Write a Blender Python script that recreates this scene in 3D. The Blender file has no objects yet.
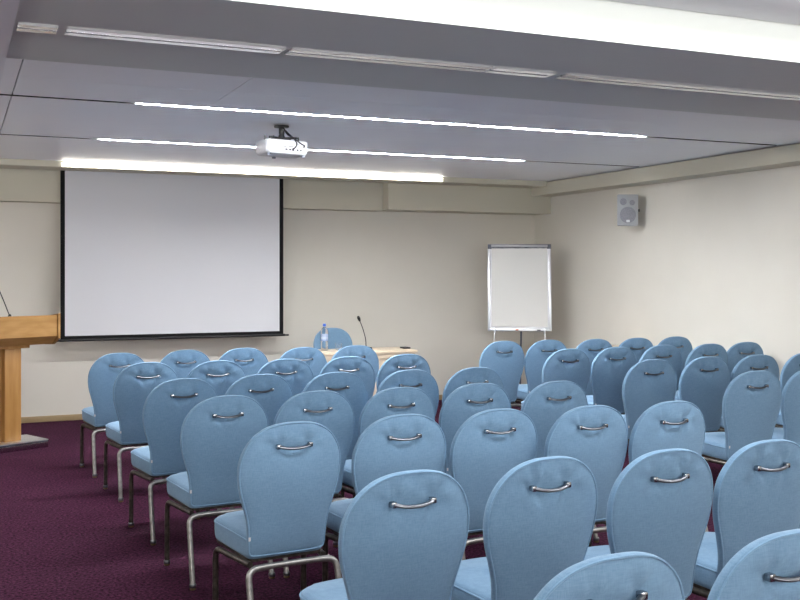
import bpy, bmesh, math, random
from mathutils import Vector, Matrix
random.seed(7)
C = bpy.context.scene.collection
PI = math.pi
R = math.radians

# ---------------------------------------------------------------- camera
cam_d = bpy.data.cameras.new('camera')
cam = bpy.data.objects.new('camera', cam_d); C.objects.link(cam)
cam_d.sensor_width = 36.0
cam_d.lens = 36.0 * 1015.5 / 800
cam_d.shift_y = -(300 - 272.65) / 800
cam.location = (0, 0, 1.55)
cam.rotation_euler = (R(90), 0, -0.41219)
cam_d.clip_start = 0.05
bpy.context.scene.camera = cam

# ---------------------------------------------------------------- world, exposure
w = bpy.data.worlds.new('world'); bpy.context.scene.world = w; w.use_nodes = True
w.node_tree.nodes['Background'].inputs[0].default_value = (.8, .85, .9, 1)
w.node_tree.nodes['Background'].inputs[1].default_value = 0.3
vs = bpy.context.scene.view_settings
vs.view_transform = 'Standard'; vs.look = 'None'; vs.gamma = 1; vs.use_curve_mapping = False
vs.exposure = 0.0

# light strengths, tuned here
FILL_UP = 450.0         # added unseen fill along the left and rear walls
FILL_DOWN = 118.0             # downward half of the added fill by the near beam
STRIP = 265.0            # slim strips in the ceiling joints
TRIM_STRIP = 13.0        # strip in the trim above the screen
FILL_BEAM = 11.0           # added unseen fill aimed at the near beam
FILL_PANEL = 14.0            # added unseen fill panels over the rear of the room

# area light used by every added fill fixture
def area_lamp(name, loc, rot, sx, sy, power, color, parent=None, spread=180):
    d = bpy.data.lights.new(name, 'AREA'); d.shape = 'RECTANGLE'; d.size = sx; d.size_y = sy
    d.energy = power; d.color = color; d.spread = R(spread)
    o = bpy.data.objects.new(name, d); C.objects.link(o); o.location = loc; o.rotation_euler = rot
    if parent: o.parent = parent
    return o

# ---------------------------------------------------------------- geometry helpers
class MB:
    def __init__(s): s.bm = bmesh.new()
    def box(s, x0, x1, y0, y1, z0, z1, m=None):
        v = [s.bm.verts.new(p) for p in ((x0,y0,z0),(x1,y0,z0),(x1,y1,z0),(x0,y1,z0),(x0,y0,z1),(x1,y0,z1),(x1,y1,z1),(x0,y1,z1))]
        if m is not None:
            for q in v: q.co = m @ q.co
        for f in ((0,3,2,1),(4,5,6,7),(0,1,5,4),(1,2,6,5),(2,3,7,6),(3,0,4,7)):
            s.bm.faces.new([v[i] for i in f])
        return s
    def rbox(s, x0, x1, y0, y1, z0, z1, b=.005, seg=2, m=None):
        t = bmesh.new()
        mm = MB.__new__(MB); mm.bm = t; mm.box(x0,x1,y0,y1,z0,z1)
        bmesh.ops.bevel(t, geom=t.edges[:], offset=b, segments=seg, affect='EDGES', profile=.5)
        s.merge(t, m); return s
    def merge(s, t, m=None):
        vm = {}
        for v in t.verts:
            vm[v] = s.bm.verts.new(m @ v.co if m is not None else v.co)
        for f in t.faces:
            try: s.bm.faces.new([vm[v] for v in f.verts])
            except ValueError: pass
        t.free()
    def rings(s, rings, cap0=True, cap1=True, closed=False):
        vs_ = [[s.bm.verts.new(p) for p in r] for r in rings]
        n = len(vs_[0])
        for a, b in zip(vs_[:-1], vs_[1:]):
            for i in range(n):
                s.bm.faces.new((a[i], a[(i+1) % n], b[(i+1) % n], b[i]))
        if closed:
            a, b = vs_[-1], vs_[0]
            for i in range(n): s.bm.faces.new((a[i], a[(i+1) % n], b[(i+1) % n], b[i]))
        else:
            if cap0: s.bm.faces.new(vs_[0][::-1])
            if cap1: s.bm.faces.new(vs_[-1])
        return s
    def tube(s, pts, r, n=10, closed=False, flat=1.0):
        pts = [Vector(p) for p in pts]; m = len(pts)
        rr = r if isinstance(r, (list, tuple)) else [r] * m
        out = []; up = None
        for i, p in enumerate(pts):
            if closed: t = (pts[(i+1) % m] - pts[i-1]).normalized()
            else: t = (pts[min(i+1, m-1)] - pts[max(i-1, 0)]).normalized()
            if up is None:
                up = Vector((0,0,1)) if abs(t.z) < .9 else Vector((0,1,0))
            side = t.cross(up)
            if side.length < 1e-4: side = t.orthogonal()
            side.normalize(); up = side.cross(t).normalized()
            out.append([p + side * (math.cos(2*PI*k/n) * rr[i]) + up * (math.sin(2*PI*k/n) * rr[i] * flat) for k in range(n)])
        return s.rings(out, closed=closed)
    def lathe(s, prof, n=24, m=None, c=(0,0,0)):
        out = []
        for (r, z) in prof:
            ring = [Vector((c[0]+r*math.cos(2*PI*k/n), c[1]+r*math.sin(2*PI*k/n), c[2]+z)) for k in range(n)]
            if m is not None: ring = [m @ q for q in ring]
            out.append(ring)
        return s.rings(out)
    def build(s, name, mat, parent=None, smooth=True, ang=40):
        bmesh.ops.recalc_face_normals(s.bm, faces=s.bm.faces[:])
        me = bpy.data.meshes.new(name); s.bm.to_mesh(me); s.bm.free()
        me.materials.append(mat)
        if smooth:
            for p in me.polygons: p.use_smooth = True
            me.set_sharp_from_angle(angle=R(ang))
        o = bpy.data.objects.new(name, me); C.objects.link(o)
        if parent: o.parent = parent
        return o

def bez(pts, rad, seg=6):
    """polyline with rounded corners"""
    P = [Vector(p) for p in pts]; out = [P[0]]
    for i in range(1, len(P)-1):
        a, b, c = P[i-1], P[i], P[i+1]
        r = min(rad, (a-b).length*.49, (c-b).length*.49)
        s0 = b + (a-b).normalized()*r; s1 = b + (c-b).normalized()*r
        for k in range(seg+1):
            t = k/seg; out.append(s0*(1-t)**2 + b*2*t*(1-t) + s1*t*t)
    out.append(P[-1]); return out

def tag(o, label=None, cat=None, group=None, kind=None):
    if label: o['label'] = label
    if cat: o['category'] = cat
    if group: o['group'] = group
    if kind: o['kind'] = kind
    return o
def empty(name, loc, rz=0, label=None, cat=None, group=None):
    o = bpy.data.objects.new(name, None); C.objects.link(o); o.location = loc; o.rotation_euler = (0,0,rz)
    o.empty_display_size = .1
    return tag(o, label, cat, group)
def struct(o): o['kind'] = 'structure'; return o

# ---------------------------------------------------------------- materials
def mat(name, col, rough=.6, metal=0, spec=.5, emis=None, es=0, trans=0, ior=1.45):
    m = bpy.data.materials.new(name); m.use_nodes = True
    b = m.node_tree.nodes['Principled BSDF']
    b.inputs['Base Color'].default_value = (*col, 1); b.inputs['Roughness'].default_value = rough
    b.inputs['Metallic'].default_value = metal; b.inputs['Specular IOR Level'].default_value = spec
    b.inputs['Transmission Weight'].default_value = trans; b.inputs['IOR'].default_value = ior
    if emis: b.inputs['Emission Color'].default_value = (*emis, 1); b.inputs['Emission Strength'].default_value = es
    return m
def noisy(m, c1, c2, scale=(1,1,1), nscale=5, detail=4, bump=0, bdist=.001, lo=.35, hi=.65, coord='Object', rough=None):
    nt = m.node_tree; N = nt.nodes; L = nt.links; b = N['Principled BSDF']
    tc = N.new('ShaderNodeTexCoord'); mp = N.new('ShaderNodeMapping'); mp.inputs['Scale'].default_value = scale
    no = N.new('ShaderNodeTexNoise'); no.inputs['Scale'].default_value = nscale; no.inputs['Detail'].default_value = detail
    cr = N.new('ShaderNodeValToRGB'); cr.color_ramp.elements[0].position = lo; cr.color_ramp.elements[1].position = hi
    cr.color_ramp.elements[0].color = (*c1, 1); cr.color_ramp.elements[1].color = (*c2, 1)
    L.new(tc.outputs[coord], mp.inputs[0]); L.new(mp.outputs[0], no.inputs[0]); L.new(no.outputs[0], cr.inputs[0]); L.new(cr.outputs[0], b.inputs['Base Color'])
    if bump:
        bp = N.new('ShaderNodeBump'); bp.inputs['Strength'].default_value = bump; bp.inputs['Distance'].default_value = bdist
        L.new(no.outputs[0], bp.inputs['Height']); L.new(bp.outputs[0], b.inputs['Normal'])
    return m

M = {}
M['wall'] = noisy(mat('wall_paint', (.6,.57,.52), .75, spec=.3), (.70,.665,.595), (.72,.685,.615), nscale=2.2, bump=.0)
M['dimtrim'] = mat('dimmed_trim_paint', (.57,.54,.445), .7, spec=.3)  # wall beige with the dimness near the ceiling put into the colour
M['ceil'] = noisy(mat('ceiling_panel', (.6,.6,.65), .45, spec=.4), (.86,.87,.90), (.88,.885,.91), nscale=1.3)
M['beam'] = mat('beam_paint', (.70,.735,.71), .6, spec=.3)
M['panelwhite'] = mat('panel_white', (.84,.85,.88), .6, spec=.3)
M['void'] = mat('joint_void', (.02,.02,.018), .8)
M['strip'] = mat('strip_light', (.9,.9,.9), .5, emis=(.97,.985,1), es=STRIP)
M['trimstrip'] = mat('trim_strip_light', (.9,.9,.85), .5, emis=(1,.95,.84), es=TRIM_STRIP)
M['fill_lamp'] = mat('lamp_diffuser', (.9,.9,.9), .5, emis=(1,.98,.94), es=3)
M['wood'] = noisy(mat('honey_wood', (.5,.3,.12), .38), (.33,.17,.05), (.43,.24,.085), scale=(2,2,9), nscale=2.2, detail=6, bump=.05)
M['woodv'] = noisy(mat('honey_wood_upright', (.5,.3,.12), .38), (.32,.155,.042), (.41,.215,.07), scale=(9,9,1.2), nscale=2.2, detail=6, bump=.05)
M['woodpale'] = noisy(mat('pale_wood', (.7,.55,.38), .35), (.60,.49,.36), (.635,.525,.39), scale=(2,2,30), nscale=4, detail=5)
M['base'] = mat('baseboard_wood', (.36,.26,.14), .5)
M['steel'] = noisy(mat('brushed_steel', (.6,.6,.6), .35, metal=1), (.66,.66,.66), (.78,.78,.78), scale=(1,30,1), nscale=6)
M['legmetal'] = noisy(mat('pewter_tube', (.3,.3,.29), .42, metal=.85), (.27,.265,.25), (.36,.35,.335), nscale=40, detail=2)
M['chrome'] = mat('dark_chrome', (.20,.21,.23), .3, metal=1)
M['mount'] = mat('bright_chrome', (.36,.37,.39), .25, metal=1)
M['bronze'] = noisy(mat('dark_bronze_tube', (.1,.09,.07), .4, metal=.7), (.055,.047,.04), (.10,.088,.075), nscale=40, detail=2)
M['black'] = mat('black_plastic', (.012,.012,.013), .45)
M['blackcloth'] = mat('black_border', (.008,.008,.009), .8, spec=.2)
M['blackfoam'] = noisy(mat('black_foam', (.01,.01,.01), .9), (.006,.006,.006), (.02,.02,.02), nscale=300)
M['screen'] = mat('screen_cloth', (.66,.66,.69), .85, spec=.2)
M['white'] = mat('white_plastic', (.44,.44,.46), .35)
M['whiteflat'] = mat('white_enamel', (.85,.85,.87), .3)
M['paper'] = mat('flip_paper', (.74,.73,.70), .9, spec=.1)
M['alu'] = mat('aluminium', (.72,.73,.76), .35, metal=.7)
M['greyrail'] = mat('grey_rail', (.74,.74,.77), .2, metal=.75)
M['brightrail'] = mat('white_rail', (.95,.95,.97), .14, metal=.85)
M['polished'] = mat('polished_steel_side', (.45,.42,.45), .12, metal=1)
M['darkrail'] = mat('dark_rail', (.10,.11,.14), .5)
M['spk'] = mat('speaker_grey', (.42,.43,.45), .6)
M['grille'] = noisy(mat('speaker_grille', (.2,.2,.2), .7), (.24,.24,.27), (.32,.32,.35), nscale=160, detail=1)
M['glass'] = mat('clear_glass', (.97,.98,1), .02, trans=1, ior=1.3)
M['tumbler'] = mat('tumbler_glass', (.95,.97,1), .05, trans=1, ior=1.5)
M['water'] = mat('water', (.97,.99,1), .0, trans=1, ior=1.33)
M['bluecap'] = mat('blue_cap', (.03,.12,.55), .4)
M['bluelabel'] = noisy(mat('bottle_label', (.3,.45,.8), .4), (.08,.18,.45), (.50,.56,.66), scale=(1,1,22), nscale=1.2, detail=2)
M['tag'] = mat('white_tag', (.6,.6,.62), .8)
M['brass'] = mat('brass_glide', (.45,.38,.22), .35, metal=1)
M['red'] = mat('red_marker', (.5,.12,.06), .5)

def fabric_mat(name, c1, c2):
    m = mat(name, c1, .8, spec=.25)
    nt = m.node_tree; N = nt.nodes; L = nt.links; b = N['Principled BSDF']
    b.inputs['Sheen Weight'].default_value = .35; b.inputs['Sheen Roughness'].default_value = .45
    b.inputs['Sheen Tint'].default_value = (.75,.88,1,1)
    tc = N.new('ShaderNodeTexCoord')
    def noise(scale, ns, det):
        mp = N.new('ShaderNodeMapping'); mp.inputs['Scale'].default_value = scale
        no = N.new('ShaderNodeTexNoise'); no.inputs['Scale'].default_value = ns; no.inputs['Detail'].default_value = det
        L.new(tc.outputs['Object'], mp.inputs[0]); L.new(mp.outputs[0], no.inputs[0]); return no
    a = noise((1,1,9), 38, 2); c = noise((9,9,1), 38, 2)
    mx = N.new('ShaderNodeMath'); mx.operation = 'ADD'; L.new(a.outputs[0], mx.inputs[0]); L.new(c.outputs[0], mx.inputs[1])
    cr = N.new('ShaderNodeValToRGB'); cr.color_ramp.elements[0].position = .35; cr.color_ramp.elements[1].position = .65
    cr.color_ramp.elements[0].color = (*c1,1); cr.color_ramp.elements[1].color = (*c2,1)
    hf = N.new('ShaderNodeMath'); hf.operation = 'MULTIPLY'; hf.inputs[1].default_value = .5; L.new(mx.outputs[0], hf.inputs[0])
    L.new(hf.outputs[0], cr.inputs[0]); L.new(cr.outputs[0], b.inputs['Base Color'])
    bp = N.new('ShaderNodeBump'); bp.inputs['Strength'].default_value = .25; bp.inputs['Distance'].default_value = .0012
    L.new(mx.outputs[0], bp.inputs['Height']); L.new(bp.outputs[0], b.inputs['Normal'])
    return m
M['fabric'] = fabric_mat('blue_fabric', (.134,.240,.365), (.18,.302,.437))
M['piping'] = fabric_mat('blue_piping', (.15,.27,.41), (.19,.325,.47))

def carpet_mat():
    m = mat('purple_carpet', (.06,.02,.04), .95, spec=.1)
    nt = m.node_tree; N = nt.nodes; L = nt.links; b = N['Principled BSDF']
    tc = N.new('ShaderNodeTexCoord')
    n1 = N.new('ShaderNodeTexNoise'); n1.inputs['Scale'].default_value = 62; n1.inputs['Detail'].default_value = 3; n1.inputs['Roughness'].default_value = .7
    n2 = N.new('ShaderNodeTexNoise'); n2.inputs['Scale'].default_value = 2.5; n2.inputs['Detail'].default_value = 3
    L.new(tc.outputs['Object'], n1.inputs[0]); L.new(tc.outputs['Object'], n2.inputs[0])
    cr = N.new('ShaderNodeValToRGB'); cr.color_ramp.elements[0].position = .38; cr.color_ramp.elements[1].position = .66
    cr.color_ramp.elements[0].color = (.010,.0020,.0072,1); cr.color_ramp.elements[1].color = (.112,.026,.068,1)
    L.new(n1.outputs[0], cr.inputs[0])
    mx = N.new('ShaderNodeMixRGB'); mx.blend_type = 'MULTIPLY'; mx.inputs[0].default_value = .35
    L.new(cr.outputs[0], mx.inputs[1]); L.new(n2.outputs[0], mx.inputs[2]); L.new(mx.outputs[0], b.inputs['Base Color'])
    bp = N.new('ShaderNodeBump'); bp.inputs['Strength'].default_value = .6; bp.inputs['Distance'].default_value = .004
    L.new(n1.outputs[0], bp.inputs['Height']); L.new(bp.outputs[0], b.inputs['Normal'])
    return m
M['carpet'] = carpet_mat()

# ---------------------------------------------------------------- room shell
XL, XR, YN, YB = -3.6, 6.74, -3.2, 11.15
ZC = 2.64          # main ceiling
ZN = 2.575         # ceiling in front of the near beam
BZ = 2.42          # soffit of the near beam
struct(MB().box(XL, XR, YN, YB, -.1, 0).build('floor', M['carpet'], smooth=False))
struct(MB().box(XL, XR+.2, YB, YB+.2, -.1, 2.9).build('wall_back', M['wall'], smooth=False))
struct(MB().box(XR, XR+.2, YN, YB, -.1, 2.9).build('wall_right', M['wall'], smooth=False))
struct(MB().box(XL-.2, XL, YN, YB+.2, -.1, 2.9).build('wall_left', M['wall'], smooth=False))
struct(MB().box(XL-.2, XR+.2, YN-.2, YN, -.1, 2.9).build('wall_rear', M['wall'], smooth=False))
struct(MB().rbox(XL, XR, YB-.014, YB, 0, .062, .003).build('baseboard_back', M['base']))
struct(MB().rbox(XR-.014, XR, YN, YB-.014, 0, .062, .003).build('baseboard_right', M['base']))

# main ceiling: panels divided by joints; the wide joints hold the strips
def ceiling():
    b = MB()
    G1, G2 = 6.675, 8.59          # wide joints (centre)
    hw = .026
    X1, X2, X3 = .315, 1.52, 6.46
    g = .0035
    T = .02
    ybands = [(4.41, 6.03, False), (6.033, G1-hw, False), (G1+hw, G2-hw, False), (G2+hw, 10.40, False)]
    cols = [(XL, X1-g), (X1+g, X3)]
    for i, (y0, y1, _) in enumerate(ybands):
        cc = [(XL, X1-g), (X1+g, X2-g*.6), (X2+g*.6, X3)] if i < 2 else cols
        for (x0, x1) in cc:
            b.box(x0, x1, y0, y1, ZC, ZC+T)
    # right of the joints' ends and the strip over the side beam
    b.box(X3+.004, XR, 4.41, YB, ZC, ZC+T)
    # solid slab above
    b.box(XL, XR, 4.41, YB, ZC+.09, ZC+.12)
    return b.build('ceiling', M['ceil'], smooth=False)
struct(ceiling())
jb = MB(); jb.box(XL, XR, 4.42, YB, ZC+.086, ZC+.0895)  # near-black sheet painting the shade above the open joints
for G in (6.675, 8.59):      # dark strips painting the shade inside the empty joint
    for x0, x1 in ((XL, 1.06), (5.10, 6.46)):
        jb.box(x0, x1, G+.023, G+.0259, ZC+.0005, ZC+.05)
        jb.box(x0, x1, G-.0259, G-.023, ZC+.0005, ZC+.05)
struct(jb.build('joint_shade', M['void'], smooth=False))
struct(MB().box(XL, XR, YN, 3.19, ZN, ZN+.1).build('ceiling_near', M['panelwhite'], smooth=False))

# near beam across the room
struct(MB().box(XL, XR, 3.19, 4.41, BZ, 2.9).build('trim_2', M['beam'], smooth=False))
# beam running towards the screen wall at the left, in front of the near beam
struct(MB().box(-.9, .185, -1.5, 5.02, 2.411, 2.419).box(-.9, .185, -1.5, 3.18, 2.411, 2.57).build('trim_3', M['panelwhite'], smooth=False))
# side beam along the right wall
struct(MB().box(6.46, XR, 4.42, 10.76, 2.485, 2.63).build('trim_4', M['dimtrim'], smooth=False))
# drop trim above the screen (holds the lit strip) and bulkheads behind
struct(MB().box(XL, 6.459, 10.40, 10.76, 2.582, 2.639).build('trim_5', M['dimtrim'], smooth=False))
struct(MB().box(XL, 4.56, 10.93, YB, 2.272, 2.64).build('trim_6', M['dimtrim'], smooth=False))
struct(MB().box(4.56, XR, 10.76, YB, 2.278, 2.64).build('trim_7', M['dimtrim'], smooth=False))

# strips
def strip(x0, x1, y, label):
    e = empty('strip_light', ((x0+x1)/2, y, ZC), 0, label, 'ceiling light', 'slim strip lights in the ceiling joints')
    L = (x1-x0)/2
    MB().box(-L, L, -.020, .020, .010, .022).build('diffuser', M['strip'], e, smooth=False)
    MB().box(-L-.01, L+.01, -.0255, .0255, .022, .06).build('housing', M['void'], e, smooth=False)
strip(1.12, 5.03, 6.675, 'slim white strip light in the ceiling joint nearest the beam, before the projector')
strip(1.12, 5.04, 8.59, 'slim white strip light in the middle ceiling joint, behind the projector')
e = empty('strip_light', (3.01, 10.40, 2.606), 0, 'wide warm white strip light in the trim just above the projection screen', 'ceiling light')
MB().box(-2.06, 2.06, -.008, 0, -.018, .018).build('diffuser', M['trimstrip'], e, smooth=False)

# added fill fixtures, all out of view: beam light, wall uplights, panels
def fill_washer():
    e = empty('fill_beam_light', (2.0, 2.72, ZN), 0, 'long added fill light washing the near face of the beam', 'ceiling light')
    MB().rbox(-3.6, 3.6, -.04, .04, -.05, 0, .005).build('housing', M['white'], e)
    area_lamp('fill_lamp', (0, .03, -.065), (R(78), 0, 0), 7.0, .05, FILL_BEAM, (1, .985, .96), e)
    area_lamp('fill_lamp', (0, .0, -.065), (0, 0, 0), 7.0, .06, FILL_DOWN, (.98, .99, 1), e)
fill_washer()
def fill_uplighter(x, y, rz, ln, label, k=1.0):
    e = empty('fill_uplight', (x, y, 1.9), rz, label, 'fill light')
    MB().rbox(-ln/2, ln/2, -.06, .06, -.05, 0, .005).build('housing', M['white'], e)
    area_lamp('fill_lamp', (0, -.01, .01), (R(180+38), 0, 0), ln-.1, .09, FILL_UP*k*ln/10, (1, 1, .98), e, 170)
fill_uplighter(XL+.07, 7.4, R(90), 6.0, 'long added fill light along the left wall', .72)
fill_uplighter(1.6, YN+.07, R(180), 9.0, 'long added fill light along the rear wall', 1.25)
for i, (x, y) in enumerate(((-1.4, 1.1), (1.4, 1.1), (4.2, 1.1), (-1.4, -1.4), (1.4, -1.4), (4.2, -1.4))):
    e = empty('fill_panel_light', (x, y, ZN), 0, 'square added fill panel light, %s of the %s row over the rear of the room' % (('left', 'middle', 'right')[i%3], ('front', 'back')[i//3]), 'ceiling light', 'added fill panels over the rear of the room')
    MB().rbox(-.3, .3, -.3, .3, -.02, 0, .004).build('frame', M['white'], e)
    area_lamp('fill_lamp', (0, 0, -.026), (0, 0, 0), .55, .55, FILL_PANEL, (1, .98, .95), e)

# slot diffusers in the beam soffit
def diffuser(x0, x1, kind, label):
    y = 3.81
    e = empty('slot_diffuser', ((x0+x1)/2, y, BZ), 0, label, 'air vent', 'slot diffusers in the beam soffit')
    L = (x1-x0)/2
    m = M['brightrail'] if kind else M['greyrail']
    for y0 in (-.054, .006):      # two sloping blades with a dark slot between them
        b = MB(); pr = ((y0, -.010), (y0+.048, -.008), (y0+.048, 0), (y0, 0))
        b.rings([[Vector((-L, a, c)) for a, c in pr], [Vector((L, a, c)) for a, c in pr]])
        b.build('blade', m, e, ang=20)
    MB().box(-L, L, -.0055, .0055, -.003, 0).build('slot', M['darkrail'], e, smooth=False)
diffuser(.197, .33, 0, 'short grey slot diffuser at the left end of the near beam soffit')
diffuser(.36, 1.165, 1, 'bright white slot diffuser, leftmost of the two bright ones on the near beam')
diffuser(1.19, 2.07, 0, 'pale grey slot diffuser between the two bright ones on the near beam')
diffuser(2.085, 2.385, 1, 'short bright white slot diffuser in the middle of the near beam')
diffuser(2.44, 4.9, 0, 'long pale grey slot diffuser at the right end of the near beam')

# ---------------------------------------------------------------- projection screen
def screen():
    y = 10.87
    e = empty('projection_screen', (2.165, y, .846), 0, 'large white pull-down projection screen with black border on the back wall', 'projection screen')
    MB().box(-1.146, 1.126, -.003, .0, .056, 1.752).build('screen_cloth', M['screen'], e, smooth=False)
    b = MB()
    b.box(-1.190, -1.146, -.004, .001, .0, 1.752).box(1.126, 1.170, -.004, .001, .0, 1.752).box(-1.190, 1.170, -.0045, .0015, .01, .056)
    b.build('border', M['blackcloth'], e, smooth=False)
    MB().tube([(-1.197,0,.012),(1.187,0,.012)], .014, 12).build('bottom_bar', M['black'], e)
    MB().box(-1.2, 1.2, -.03, .04, 1.752, 1.794).build('roller_housing', M['white'], e, smooth=False)
    MB().tube([(1.187,0,.01),(1.233,0,.01)], .010, 12).build('end_cap', M['black'], e)
    MB().tube([(-1.233,0,.01),(-1.197,0,.01)], .010, 12).build('end_cap', M['black'], e)
screen()

# ---------------------------------------------------------------- projector
def projector():
    e = empty('projector', (2.19, 7.18, 2.408), R(5), 'white ceiling-mounted projector hanging on a black bracket with cables', 'projector')
    tilt = Matrix.Rotation(R(1.5), 4, 'Y')
    b = MB()
    # body outline, slightly rounded, tapering towards the base
    def ring(z, k):
        pts = []
        W, D = .163*k, .12*k
        for (cx, cy, a0) in ((W-.03, D-.03, 0), (-W+.03, D-.03, 90), (-W+.03, -D+.03, 180), (W-.03, -D+.03, 270)):
            for j in range(5):
                a = R(a0 + 90*j/4); pts.append(tilt @ Vector((cx+.03*math.cos(a), cy+.03*math.sin(a), z)))
        return pts
    b.rings([ring(0, .90), ring(.006, .95), ring(.03, 1), ring(.092, 1), ring(.102, .97), ring(.105, .93)])
    b.build('body', M['white'], e)
    # connector panel at the back, facing the room
    for (x, z, wd, h) in ((-.02,.03,.016,.010),(.01,.03,.016,.010),(.035,.028,.014,.012),(.07,.028,.012,.012),(.095,.03,.012,.010),(.005,.055,.035,.004),(-.04,.052,.03,.004),(.12,.055,.01,.012)):
        MB().box(x, x+wd, -.1225, -.118, z, z+h, tilt).build('connector', M['black'], e, smooth=False)
    MB().box(.02,.09,-.1215,-.118,.075,.082,tilt).build('vent', M['grille'], e, smooth=False)
    l = MB(); l.lathe([(.038,0),(.04,.02),(.033,.022),(.03,.012)], 20, tilt @ Matrix.Translation((-.07,.125,.055)) @ Matrix.Rotation(R(-90),4,'X'))
    l.build('lens', M['black'], e)
    for (x, y) in ((-.13,-.09),(.13,-.09),(-.02,.1)):
        MB().lathe([(.014,-.012),(.014,.004)], 12, tilt @ Matrix.Translation((x,y,0))).build('foot', M['darkrail'], e)
    # bracket
    br = MB()
    br.lathe([(.055,.208),(.055,.2195)], 20)
    br.lathe([(.02,.16),(.02,.21)], 12)
    br.lathe([(.034,.118),(.026,.135),(.018,.155),(.017,.205)], 14)
    br.rbox(-.07,.06,-.045,.045,.116,.128,.004)
    br.build('ceiling_mount', M['black'], e)
    for (x, y) in ((-.12,-.07),(.10,-.08),(-.10,.09),(.11,.08)):
        MB().tube([(0,0,.126),(x*.7,y*.7,.128),(x,y,.124),(x,y,.1)], .0085, 8).build('arm', M['black'], e)
    for x in (-.155,-.09): MB().lathe([(.007,.10),(.007,.133),(.003,.136)], 10, c=(x,-.07,0)).build('thumbscrew', M['black'], e)
    for q in ([(.01,-.01,.2),(.03,-.04,.15),(.05,-.12,.12),(.055,-.165,.07),(.045,-.155,.045),(.03,-.135,.035)],
              [(.012,-.01,.2),(.05,-.06,.14),(.07,-.13,.10),(.09,-.155,.075),(.12,-.15,.065),(.125,-.133,.06)]):
        MB().tube(bez(q, .04, 4), .005, 8).build('cable', M['black'], e)
projector()

# ---------------------------------------------------------------- loudspeaker
def speaker():
    e = empty('wall_speaker', (6.56, 8.97, 2.05), R(-24), 'grey loudspeaker with round drivers mounted high on the right wall', 'speaker')
    W, D, H = .112, .075, .33
    b = MB()
    def ring(z, k=1.0):
        return [Vector(p) for p in ((-W*k,-D*k,z),(W*k,-D*k,z),(W*.72*k,D*k,z),(-W*.72*k,D*k,z))]
    b.rings([ring(0), ring(H)])
    bmesh.ops.bevel(b.bm, geom=b.bm.edges[:], offset=.006, segments=2, affect='EDGES')
    b.build('cabinet', M['spk'], e)
    MB().rbox(-W+.008, W-.008, -D-.004, -D+.001, .018, H-.018, .002).build('front_baffle', M['spk'], e)
    fr = Matrix.Translation((0,-D-.004,0)) @ Matrix.Rotation(R(90),4,'X')
    for (x, z, r, n) in ((0,.112,.086,'woofer'),(-.048,.252,.036,'tweeter'),(.046,.242,.029,'tweeter')):
        b = MB(); b.lathe([(r,0),(r*.97,.004),(r*.6,.006),(r*.05,.0065)], 32, Matrix.Translation((x,0,z)) @ fr)
        b.build(n, M['grille'], e)
    MB().rbox(-.018,.018,-D-.014,-D-.010,.034,.060,.001).build('badge', M['whiteflat'], e)
    b = MB(); b.rbox(W-.004,W+.03,-.012,.02,.15,.18,.004); b.build('knob', M['black'], e)
    a = MB(); a.tube([(.0,D-.01,.16),(.05,D+.03,.16),(.125,D+.045,.16)], .014, 10)
    a.build('wall_bracket', M['black'], e)
speaker()

# ---------------------------------------------------------------- flip chart
def flipchart():
    e = empty('flip_chart', (5.99, 10.235, 0), R(-28), 'white flip chart easel with blank paper standing in the far right corner', 'flip chart')
    lean = Matrix.Translation((0,0,.87)) @ Matrix.Rotation(R(-7),4,'X')
    W, H = .368, 1.02
    MB().rbox(-W+.01, W-.01, .0, .018, .01, H-.01, .004, m=lean).build('board', M['whiteflat'], e)
    f = MB()
    f.rbox(-W, -W+.035, -.006, .024, 0, H, .006, m=lean); f.rbox(W-.035, W, -.006, .024, 0, H, .006, m=lean)
    f.rbox(-W, W, -.006, .024, 0, .035, .006, m=lean)
    f.build('frame', M['alu'], e)
    MB().rbox(-W, W, -.010, .028, H-.055, H, .004, m=lean).build('clamp_housing', M['darkrail'], e)
    MB().rbox(-W+.04, W-.04, -.022, -.008, H-.035, H-.008, .005, m=lean).build('clamp_bar', M['white'], e)
    MB().box(-W+.045, W-.045, -.010, -.004, .055, H-.04, lean).build('paper_pad', M['paper'], e, smooth=False)
    MB().rbox(-.05, -.015, -.03, -.006, .008, .022, .003, m=lean).build('eraser', M['red'], e)
    MB().rbox(.20, .24, -.03, -.006, .006, .018, .003, m=lean).build('marker', M['black'], e)
    for s in (-1, 1):
        l = MB().tube([(s*.285,-.005,.90),(s*.292,-.03,.80),(s*.36,-.12,.012)], .008, 12).build('leg', M['alu'], e)
        MB().tube([(s*.285,-.012,.87),(s*.288,-.015,.835)], .013, 12).build('collar', M['white'], l)
        MB().lathe([(.018,0),(.018,.02),(.012,.03)], 12, c=(s*.36,-.12,0)).build('foot', M['black'], l)
    l = MB().tube([(0.02,.03,.95),(.02,.42,.012)], .011, 12).build('leg', M['darkrail'], e)
    MB().lathe([(.018,0),(.018,.02),(.012,.03)], 12, c=(.02,.42,0)).build('foot', M['black'], l)
flipchart()

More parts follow.
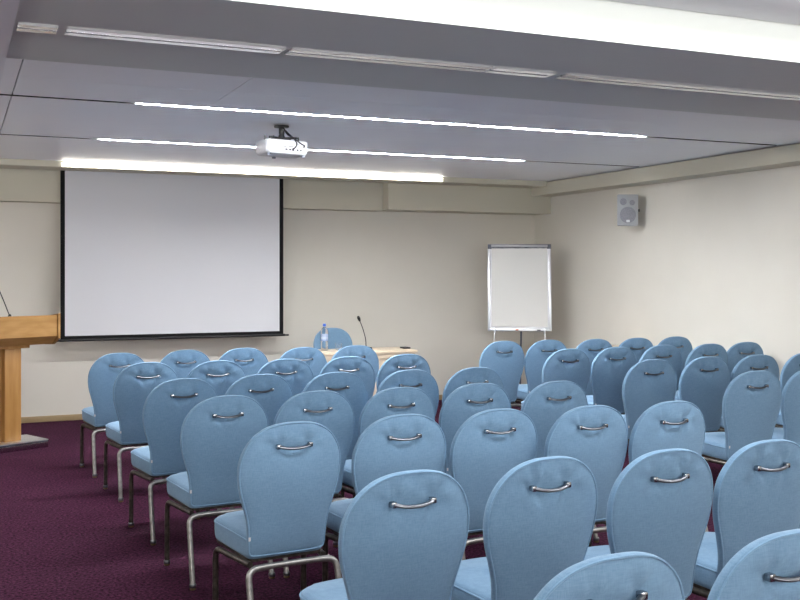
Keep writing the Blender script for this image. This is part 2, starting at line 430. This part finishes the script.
# ---------------------------------------------------------------- lectern
def lectern():
    rz = R(25)
    e = empty('lectern', (.448, 9.583, 0), rz, 'honey wood lectern on a steel plinth at the left edge', 'lectern')
    MB().rbox(-.58, .25, -.18, .20, 0, .062, .002).build('plinth', M['polished'], e)
    MB().rbox(-.582, .252, -.182, .202, .0625, .072, .001).build('plinth_top', M['steel'], e)
    MB().rbox(-.275, -.10, -.03, .10, .0725, .93, .003).build('column', M['woodv'], e)
    MB().rbox(-.098, .052, -.075, .10, .0725, .93, .003).build('column_front', M['woodv'], e)
    d = MB()
    prof = [(-.20,.985),(-.20,1.172),(-.17,1.172),(.20,1.11),(.20,.94),(.02,.905),(-.12,.912)]
    x0, x1 = -.78, .325
    d.rings([[Vector((x0,y,z)) for y,z in prof],[Vector((x1,y,z)) for y,z in prof]])
    d.build('desk', M['wood'], e, ang=20)
    pr = [(-.215,.965),(-.215,1.186),(.21,1.13),(.21,.93),(.02,.90),(-.12,.907)]
    for a, b in ((x1+.004, x1+.024), (x0-.024, x0-.004)):
        c = MB(); c.rings([[Vector((a,y,z)) for y,z in pr],[Vector((b,y,z)) for y,z in pr]])
        c.build('end_panel', M['wood'], e, ang=20)
    MB().rbox(-.20,.12,-.10,.12,.885,.925,.003).build('mounting_block', M['woodv'], e)
lectern()

def gooseneck(name, loc, pts, label, base):
    e = empty(name, loc, 0, label, 'microphone')
    if base:
        MB().rbox(-.05,.05,-.055,.055,0,.022,.008).build('base', M['black'], e)
        MB().lathe([(.012,.02),(.012,.03),(.007,.035)], 14, c=pts[0][:2]+(0,)).build('socket', M['black'], e)
    else:
        MB().lathe([(.016,0),(.014,.008),(.007,.02)], 14).build('base', M['black'], e)
    q = bez(pts, .15, 6)
    MB().tube(q, .0045, 10).build('stem', M['black'], e)
    a, b = Vector(q[-2]), Vector(q[-1]); d = (b-a).normalized()
    MB().tube([b-d*.012, b, b+d*.012, b+d*.035, b+d*.048, b+d*.053], [.006,.011,.015,.016,.011,.004], 14).build('windscreen', M['blackfoam'], e)

# lectern microphone
gooseneck('gooseneck_microphone', (.43, 9.49, 1.168), [(0,0,.0),(-.05,.0,.14),(-.115,-.02,.30)], 'thin black gooseneck microphone rising from the wooden lectern', False)

# ---------------------------------------------------------------- table and what stands on it
def table():
    e = empty('speaker_table', (3.80, 9.93, 0), 0, 'pale wood panel table below the right end of the projection screen', 'table')
    MB().rbox(-.62, .63, -.26, .26, .712, .74, .003).build('tabletop', M['woodpale'], e)
    MB().rbox(-.60, .61, -.25, -.228, .66, .712, .002).build('apron', M['woodpale'], e)
    MB().rbox(-.59, .60, -.235, -.215, .05, .658, .002).build('front_panel', M['woodpale'], e)
    for x in (-.60, .59): MB().rbox(x, x+.025, -.23, .23, 0, .712, .002).build('end_panel', M['woodpale'], e)
table()
def bottle():
    e = empty('water_bottle', (3.51, 9.99, .7405), 0, 'clear plastic water bottle with a blue cap on the pale table', 'bottle')
    MB().lathe([(.028,0),(.037,.004),(.038,.03),(.0355,.04),(.038,.05),(.038,.07),(.0355,.08),(.038,.09),(.038,.19),(.036,.21),(.028,.228),(.014,.242),(.013,.255)], 28).build('body', M['glass'], e)
    MB().lathe([(.0383,.100),(.0386,.101),(.0386,.170),(.0383,.171)], 28).build('label_band', M['bluelabel'], e)
    MB().lathe([(.0155,.252),(.016,.254),(.016,.276),(.014,.279)], 20).build('cap', M['bluecap'], e)
bottle()
def tumbler():
    e = empty('drinking_glass', (3.66, 9.97, .7405), 0, 'small empty clear drinking glass beside the water bottle', 'glass')
    MB().lathe([(.028,0),(.031,.002),(.036,.075),(.0345,.075),(.030,.010),(.004,.009)], 28).build('bowl', M['tumbler'], e)
tumbler()
gooseneck('gooseneck_microphone', (3.98, 10.0, .7405), [(.0,.0,.02),(-.002,0,.10),(-.04,-.01,.22),(-.08,-.02,.305)], 'black desktop gooseneck microphone standing on the pale table', True)
b = MB().rbox(4.36, 4.435, 9.86, 9.98, .7405, .757, .004)
tag(b.build('cable_box', M['black']), 'flat black box at the right end of the pale table', 'box')

# low side table seen between the far chairs
def side_table():
    e = empty('side_table', (6.55, 8.95, 0), 0, 'low beige side table glimpsed behind the right block of chairs', 'table')
    MB().rbox(-.17, .17, -.15, .15, .745, .77, .003).build('tabletop', M['woodpale'], e)
    for sx in (-1, 1):
        for sy in (-1, 1):
            MB().rbox(sx*.14-.02, sx*.14+.02, sy*.12-.02, sy*.12+.02, 0, .745, .002).build('leg', M['woodpale'], e)
side_table()

# ---------------------------------------------------------------- banquet chair
BACK_Z0, BACK_Z1 = .385, .93
def lean(x, z): return (BACK_Z1 - z)*.15 + .30*x*x
def half_outline():
    # (x, z) of the right half from bottom centre to top centre
    pts = [(0,.366),(.08,.366),(.14,.367),(.160,.372),(.168,.386),(.170,.42),(.173,.47),(.178,.51),(.187,.55),(.200,.595),(.213,.64),(.2215,.685),(.2245,.73),(.2215,.772),(.210,.812),(.190,.85),(.162,.882),(.126,.907),(.085,.922),(.042,.929),(0,.93)]
    return pts
def catmull(pts, k=4):
    out = []
    P = [Vector((p[0], p[1])) for p in pts]
    for i in range(len(P)-1):
        p0 = P[max(i-1,0)]; p1 = P[i]; p2 = P[i+1]; p3 = P[min(i+2,len(P)-1)]
        for j in range(k):
            t = j/k
            out.append(.5*((2*p1)+(-p0+p2)*t+(2*p0-5*p1+4*p2-p3)*t*t+(-p0+3*p1-3*p2+p3)*t**3))
    out.append(P[-1]); return out
def back_outline():
    h = catmull(half_outline(), 3)
    right = [(p.x*1.02, p.y) for p in h]
    left = [(-x, z) for x, z in right[1:-1]][::-1]
    return right + left
HANDLE_Z = .832
def back_mesh():
    O = back_outline(); cz = .67
    def ring(s, y, inset=0):
        r = []
        for x, z in O:
            X = x*s; Z = cz + (z-cz)*s
            Y = y
            if y < 0:   # back face: pulled in around the handle's screws, faint radiating creases
                for hx in (-.066, .066):
                    dx, dz = X-hx, Z-HANDLE_Z; d2 = dx*dx+dz*dz
                    a = math.atan2(dz, dx)
                    Y += .013*math.exp(-d2/.0009) + .0050*math.exp(-d2/.005)*math.cos(5*a + hx*30)
                Y += .013*math.exp(-((Z-HANDLE_Z+.018)/.017)**2 - (X/.055)**2)
                Y -= .002*math.sin(Z*22+X*6)*(1-s)
            r.append(Vector((X, Y + lean(X, Z), Z)))
        return r
    b = MB()
    prof = [(.02,-.030),(.1,-.030),(.2,-.0298),(.3,-.0295),(.4,-.029),(.48,-.0286),(.55,-.028),(.62,-.0274),(.69,-.0265),(.75,-.0255),(.81,-.0243),(.87,-.0225),(.92,-.0205),(.955,-.0185),(.975,-.0165),(.985,-.0145),(.992,-.012),(1,-.007),(1.003,-.001),(1.0,.005),(.99,.010),(.965,.014),(.90,.017),(.7,.020),(.4,.022),(.05,.023)]
    b.rings([ring(s, y) for s, y in prof])
    return b
def piping_mesh():
    O = back_outline(); cz = .67; s = .986
    pts = [Vector((x*s, -.0170 + lean(x*s, cz+(z-cz)*s), cz+(z-cz)*s)) for x, z in O]
    return MB().tube(pts, .0034, 6, closed=True)
def seat_outline():
    pts = []
    # from rear right going ccw (seen from above), local y forward
    def arc(cx, cy, r, a0, a1, n=8):
        for i in range(n+1):
            a = R(a0+(a1-a0)*i/n); pts.append((cx+r*math.cos(a), cy+r*math.sin(a)))
    arc(.143, .10, .03, -90, 0, 4)
    arc(.121, .395, .083, 0, 70, 8)
    arc(0, -.13, .63, 78, 102, 8)
    arc(-.121, .395, .083, 110, 180, 8)
    arc(-.143, .10, .03, 180, 270, 4)
    return pts
def seat_mesh():
    O = seat_outline(); cx, cy = 0, .27
    def ring(s, z): return [Vector((cx+(x-cx)*s, cy+(y-cy)*s, z + .010*(y-.27)/.25)) for x, y in O]
    return MB().rings([ring(.2,.366),(ring(.96,.366)),ring(.985,.372),ring(1,.385),ring(1.008,.41),ring(1.005,.435),ring(.99,.448),ring(.96,.456),ring(.88,.462),ring(.7,.467),ring(.4,.470),ring(.05,.471)])
def seat_piping():
    O = seat_outline(); cx, cy = 0, .27; s = 1.004
    return MB().tube([Vector((cx+(x-cx)*s, cy+(y-cy)*s, .444+.010*(y-.27)/.25)) for x, y in O], .0038, 6, closed=True)
def make_chair():
    t = empty('banquet_chair', (0,0,0))
    br = back_mesh().build('backrest', M['fabric'], t)
    piping_mesh().build('piping', M['piping'], br)
    y0 = -.0295 + lean(.066, HANDLE_Z) + .004
    h = MB()
    n = 12; pts = []
    for i in range(n+1):
        u = -1 + 2*i/n
        pts.append((u*.068, y0 - .004 - .016*(1-abs(u)**3), HANDLE_Z - .009*(1-u*u)))
    h.tube(pts, [.0074 if 1 < i < n-1 else .0082 for i in range(n+1)], 10, flat=.8)
    h.build('handle', M['chrome'], br)
    for s in (-1, 1):
        p = MB(); p.rbox(s*.071-.010, s*.071+.010, y0-.010, y0+.012, HANDLE_Z-.0095, HANDLE_Z+.0095, .004)
        p.build('handle_mount', M['mount'], br)
    MB().box(-.181, -.172, .045, .0465, .443, .459).build('care_tag', M['tag'], br, smooth=False)
    st = seat_mesh().build('seat', M['fabric'], t)
    seat_piping().build('piping', M['piping'], st)
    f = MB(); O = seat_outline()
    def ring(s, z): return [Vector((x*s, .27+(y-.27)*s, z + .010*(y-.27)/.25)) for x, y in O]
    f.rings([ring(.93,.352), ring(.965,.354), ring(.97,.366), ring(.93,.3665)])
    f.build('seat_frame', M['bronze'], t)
    for s in (-1, 1):
        l = MB().tube(bez([(s*.204,-.085,.02),(s*.197,.008,.336),(s*.11,.016,.338)], .075, 8), .0135, 12).build('leg', M['legmetal'], t)
        g = MB().lathe([(.011,0),(.015,.003),(.016,.010),(.012,.014)], 14, c=(s*.204,-.087,0)); g.build('foot_glide', M['brass'], l)
        MB().lathe([(.0165,.012),(.0175,.016),(.0175,.026),(.0155,.030)], 14, c=(s*.204,-.086,0)).build('ferrule', M['chrome'], l)
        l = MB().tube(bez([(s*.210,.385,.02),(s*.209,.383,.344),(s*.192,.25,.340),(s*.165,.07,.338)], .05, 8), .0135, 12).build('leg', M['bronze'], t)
        g = MB().lathe([(.011,0),(.015,.003),(.016,.010),(.012,.014)], 14, c=(s*.210,.385,0)); g.build('foot_glide', M['brass'], l)
        MB().lathe([(.0165,.012),(.0175,.016),(.0175,.026),(.0155,.030)], 14, c=(s*.210,.385,0)).build('ferrule', M['chrome'], l)
    MB().tube([(-.115,.016,.338),(-.05,.017,.338),(.05,.017,.338),(.115,.016,.338)], .0133, 12).build('crossbar', M['legmetal'], t)
    b = MB(); b.rbox(-.045,-.005,.19,.23,.322,.352,.005); b.rbox(.005,.045,.19,.23,.322,.352,.005); b.build('stacking_buffer', M['black'], t)
    return t
def copy_tree(o, parent=None):
    c = o.copy(); C.objects.link(c)
    if parent: c.parent = parent
    for ch in list(o.children): copy_tree(ch, c)
    return c
proto = make_chair()
used = False
def place(x, y, rz, label, group):
    global used
    o = proto if not used else copy_tree(proto)
    used = True
    o.location = (x, y, 0); o.rotation_euler = (0, 0, R(rz))
    tag(o, label, 'chair', group)

rows_y = {1: 8.08, 2: 7.08, 3: 5.96, 4: 5.03, 5: 4.03, 6: 2.91, 7: 1.90}
row_name = {1: 'front row', 2: 'second row', 3: 'third row', 4: 'fourth row', 5: 'fifth row', 6: 'sixth row', 7: 'nearest, seventh row'}
cols = {'A': 1.20, 'B': 1.70, 'C': 2.18, 'D': 2.65, 'E': 3.12, 'F': 4.54, 'G': 5.03, 'H': 5.49, 'I': 5.93, 'J': 6.40}
pos_name = {'A': 'left end of the left block', 'B': 'second from the left in the left block', 'C': 'middle of the left block', 'D': 'second from the aisle in the left block', 'E': 'aisle end of the left block',
            'F': 'aisle end of the right block', 'G': 'second from the aisle in the right block', 'H': 'middle of the right block', 'I': 'second from the right wall', 'J': 'beside the right wall'}
exact = {'A1':(1.14,8.06),'A2':(1.20,7.14),'A3':(1.205,5.96),'A4':(1.24,5.05),'A5':(1.27,4.05),'A6':(1.29,2.90),'A7':(1.31,1.86),
 'B1':(1.675,8.16),'B2':(1.675,7.08),'B3':(1.69,6.03),'B4':(1.72,5.06),'B5':(1.78,4.07),'B6':(1.81,2.93),'B7':(1.81,1.86),
 'C1':(2.155,8.18),'C2':(2.16,7.03),'C3':(2.16,5.97),'C4':(2.19,5.04),'C5':(2.25,4.06),'C6':(2.275,2.89),
 'D1':(2.63,8.06),'D2':(2.645,7.04),'D3':(2.64,5.92),'D4':(2.675,5.05),'D5':(2.705,3.99),'D6':(2.75,2.90),
 'E1':(3.11,8.09),'E2':(3.13,7.08),'E3':(3.11,5.90),'E4':(3.145,4.97),'E5':(3.16,3.97),
 'F1':(4.52,8.07),'F2':(4.54,7.03),'F3':(4.53,5.93),'F4':(4.60,4.98),
 'G1':(4.98,8.05),'G2':(5.02,7.05),'G3':(5.06,5.97),'G4':(5.08,4.98),
 'H1':(5.44,7.97),'H2':(5.53,7.09),'H3':(5.52,5.95),
 'I1':(5.905,7.96),'I2':(5.99,7.04),'I3':(6.03,5.97),
 'J1':(6.37,7.97),'J2':(6.445,7.09)}
for key, (x, y) in exact.items():
    c, r = key[0], int(key[1])
    rz = (5 if c in 'AB' else 3 if c in 'CDE' else 0) + random.uniform(-1.5, 1.5)*(1 if c in 'ABCDE' else .4)
    block = 'left' if c in 'ABCDE' else 'right'
    pn = pos_name[c]
    place(x + (.018 if block == 'left' else .040), y, rz, 'blue banquet chair, %s, %s' % (row_name[r], pn), 'blue banquet chairs set out in rows, %s block' % block)
place(3.87, 10.76, 180, 'blue banquet chair facing the room behind the pale wooden table', 'blue banquet chair behind the table')
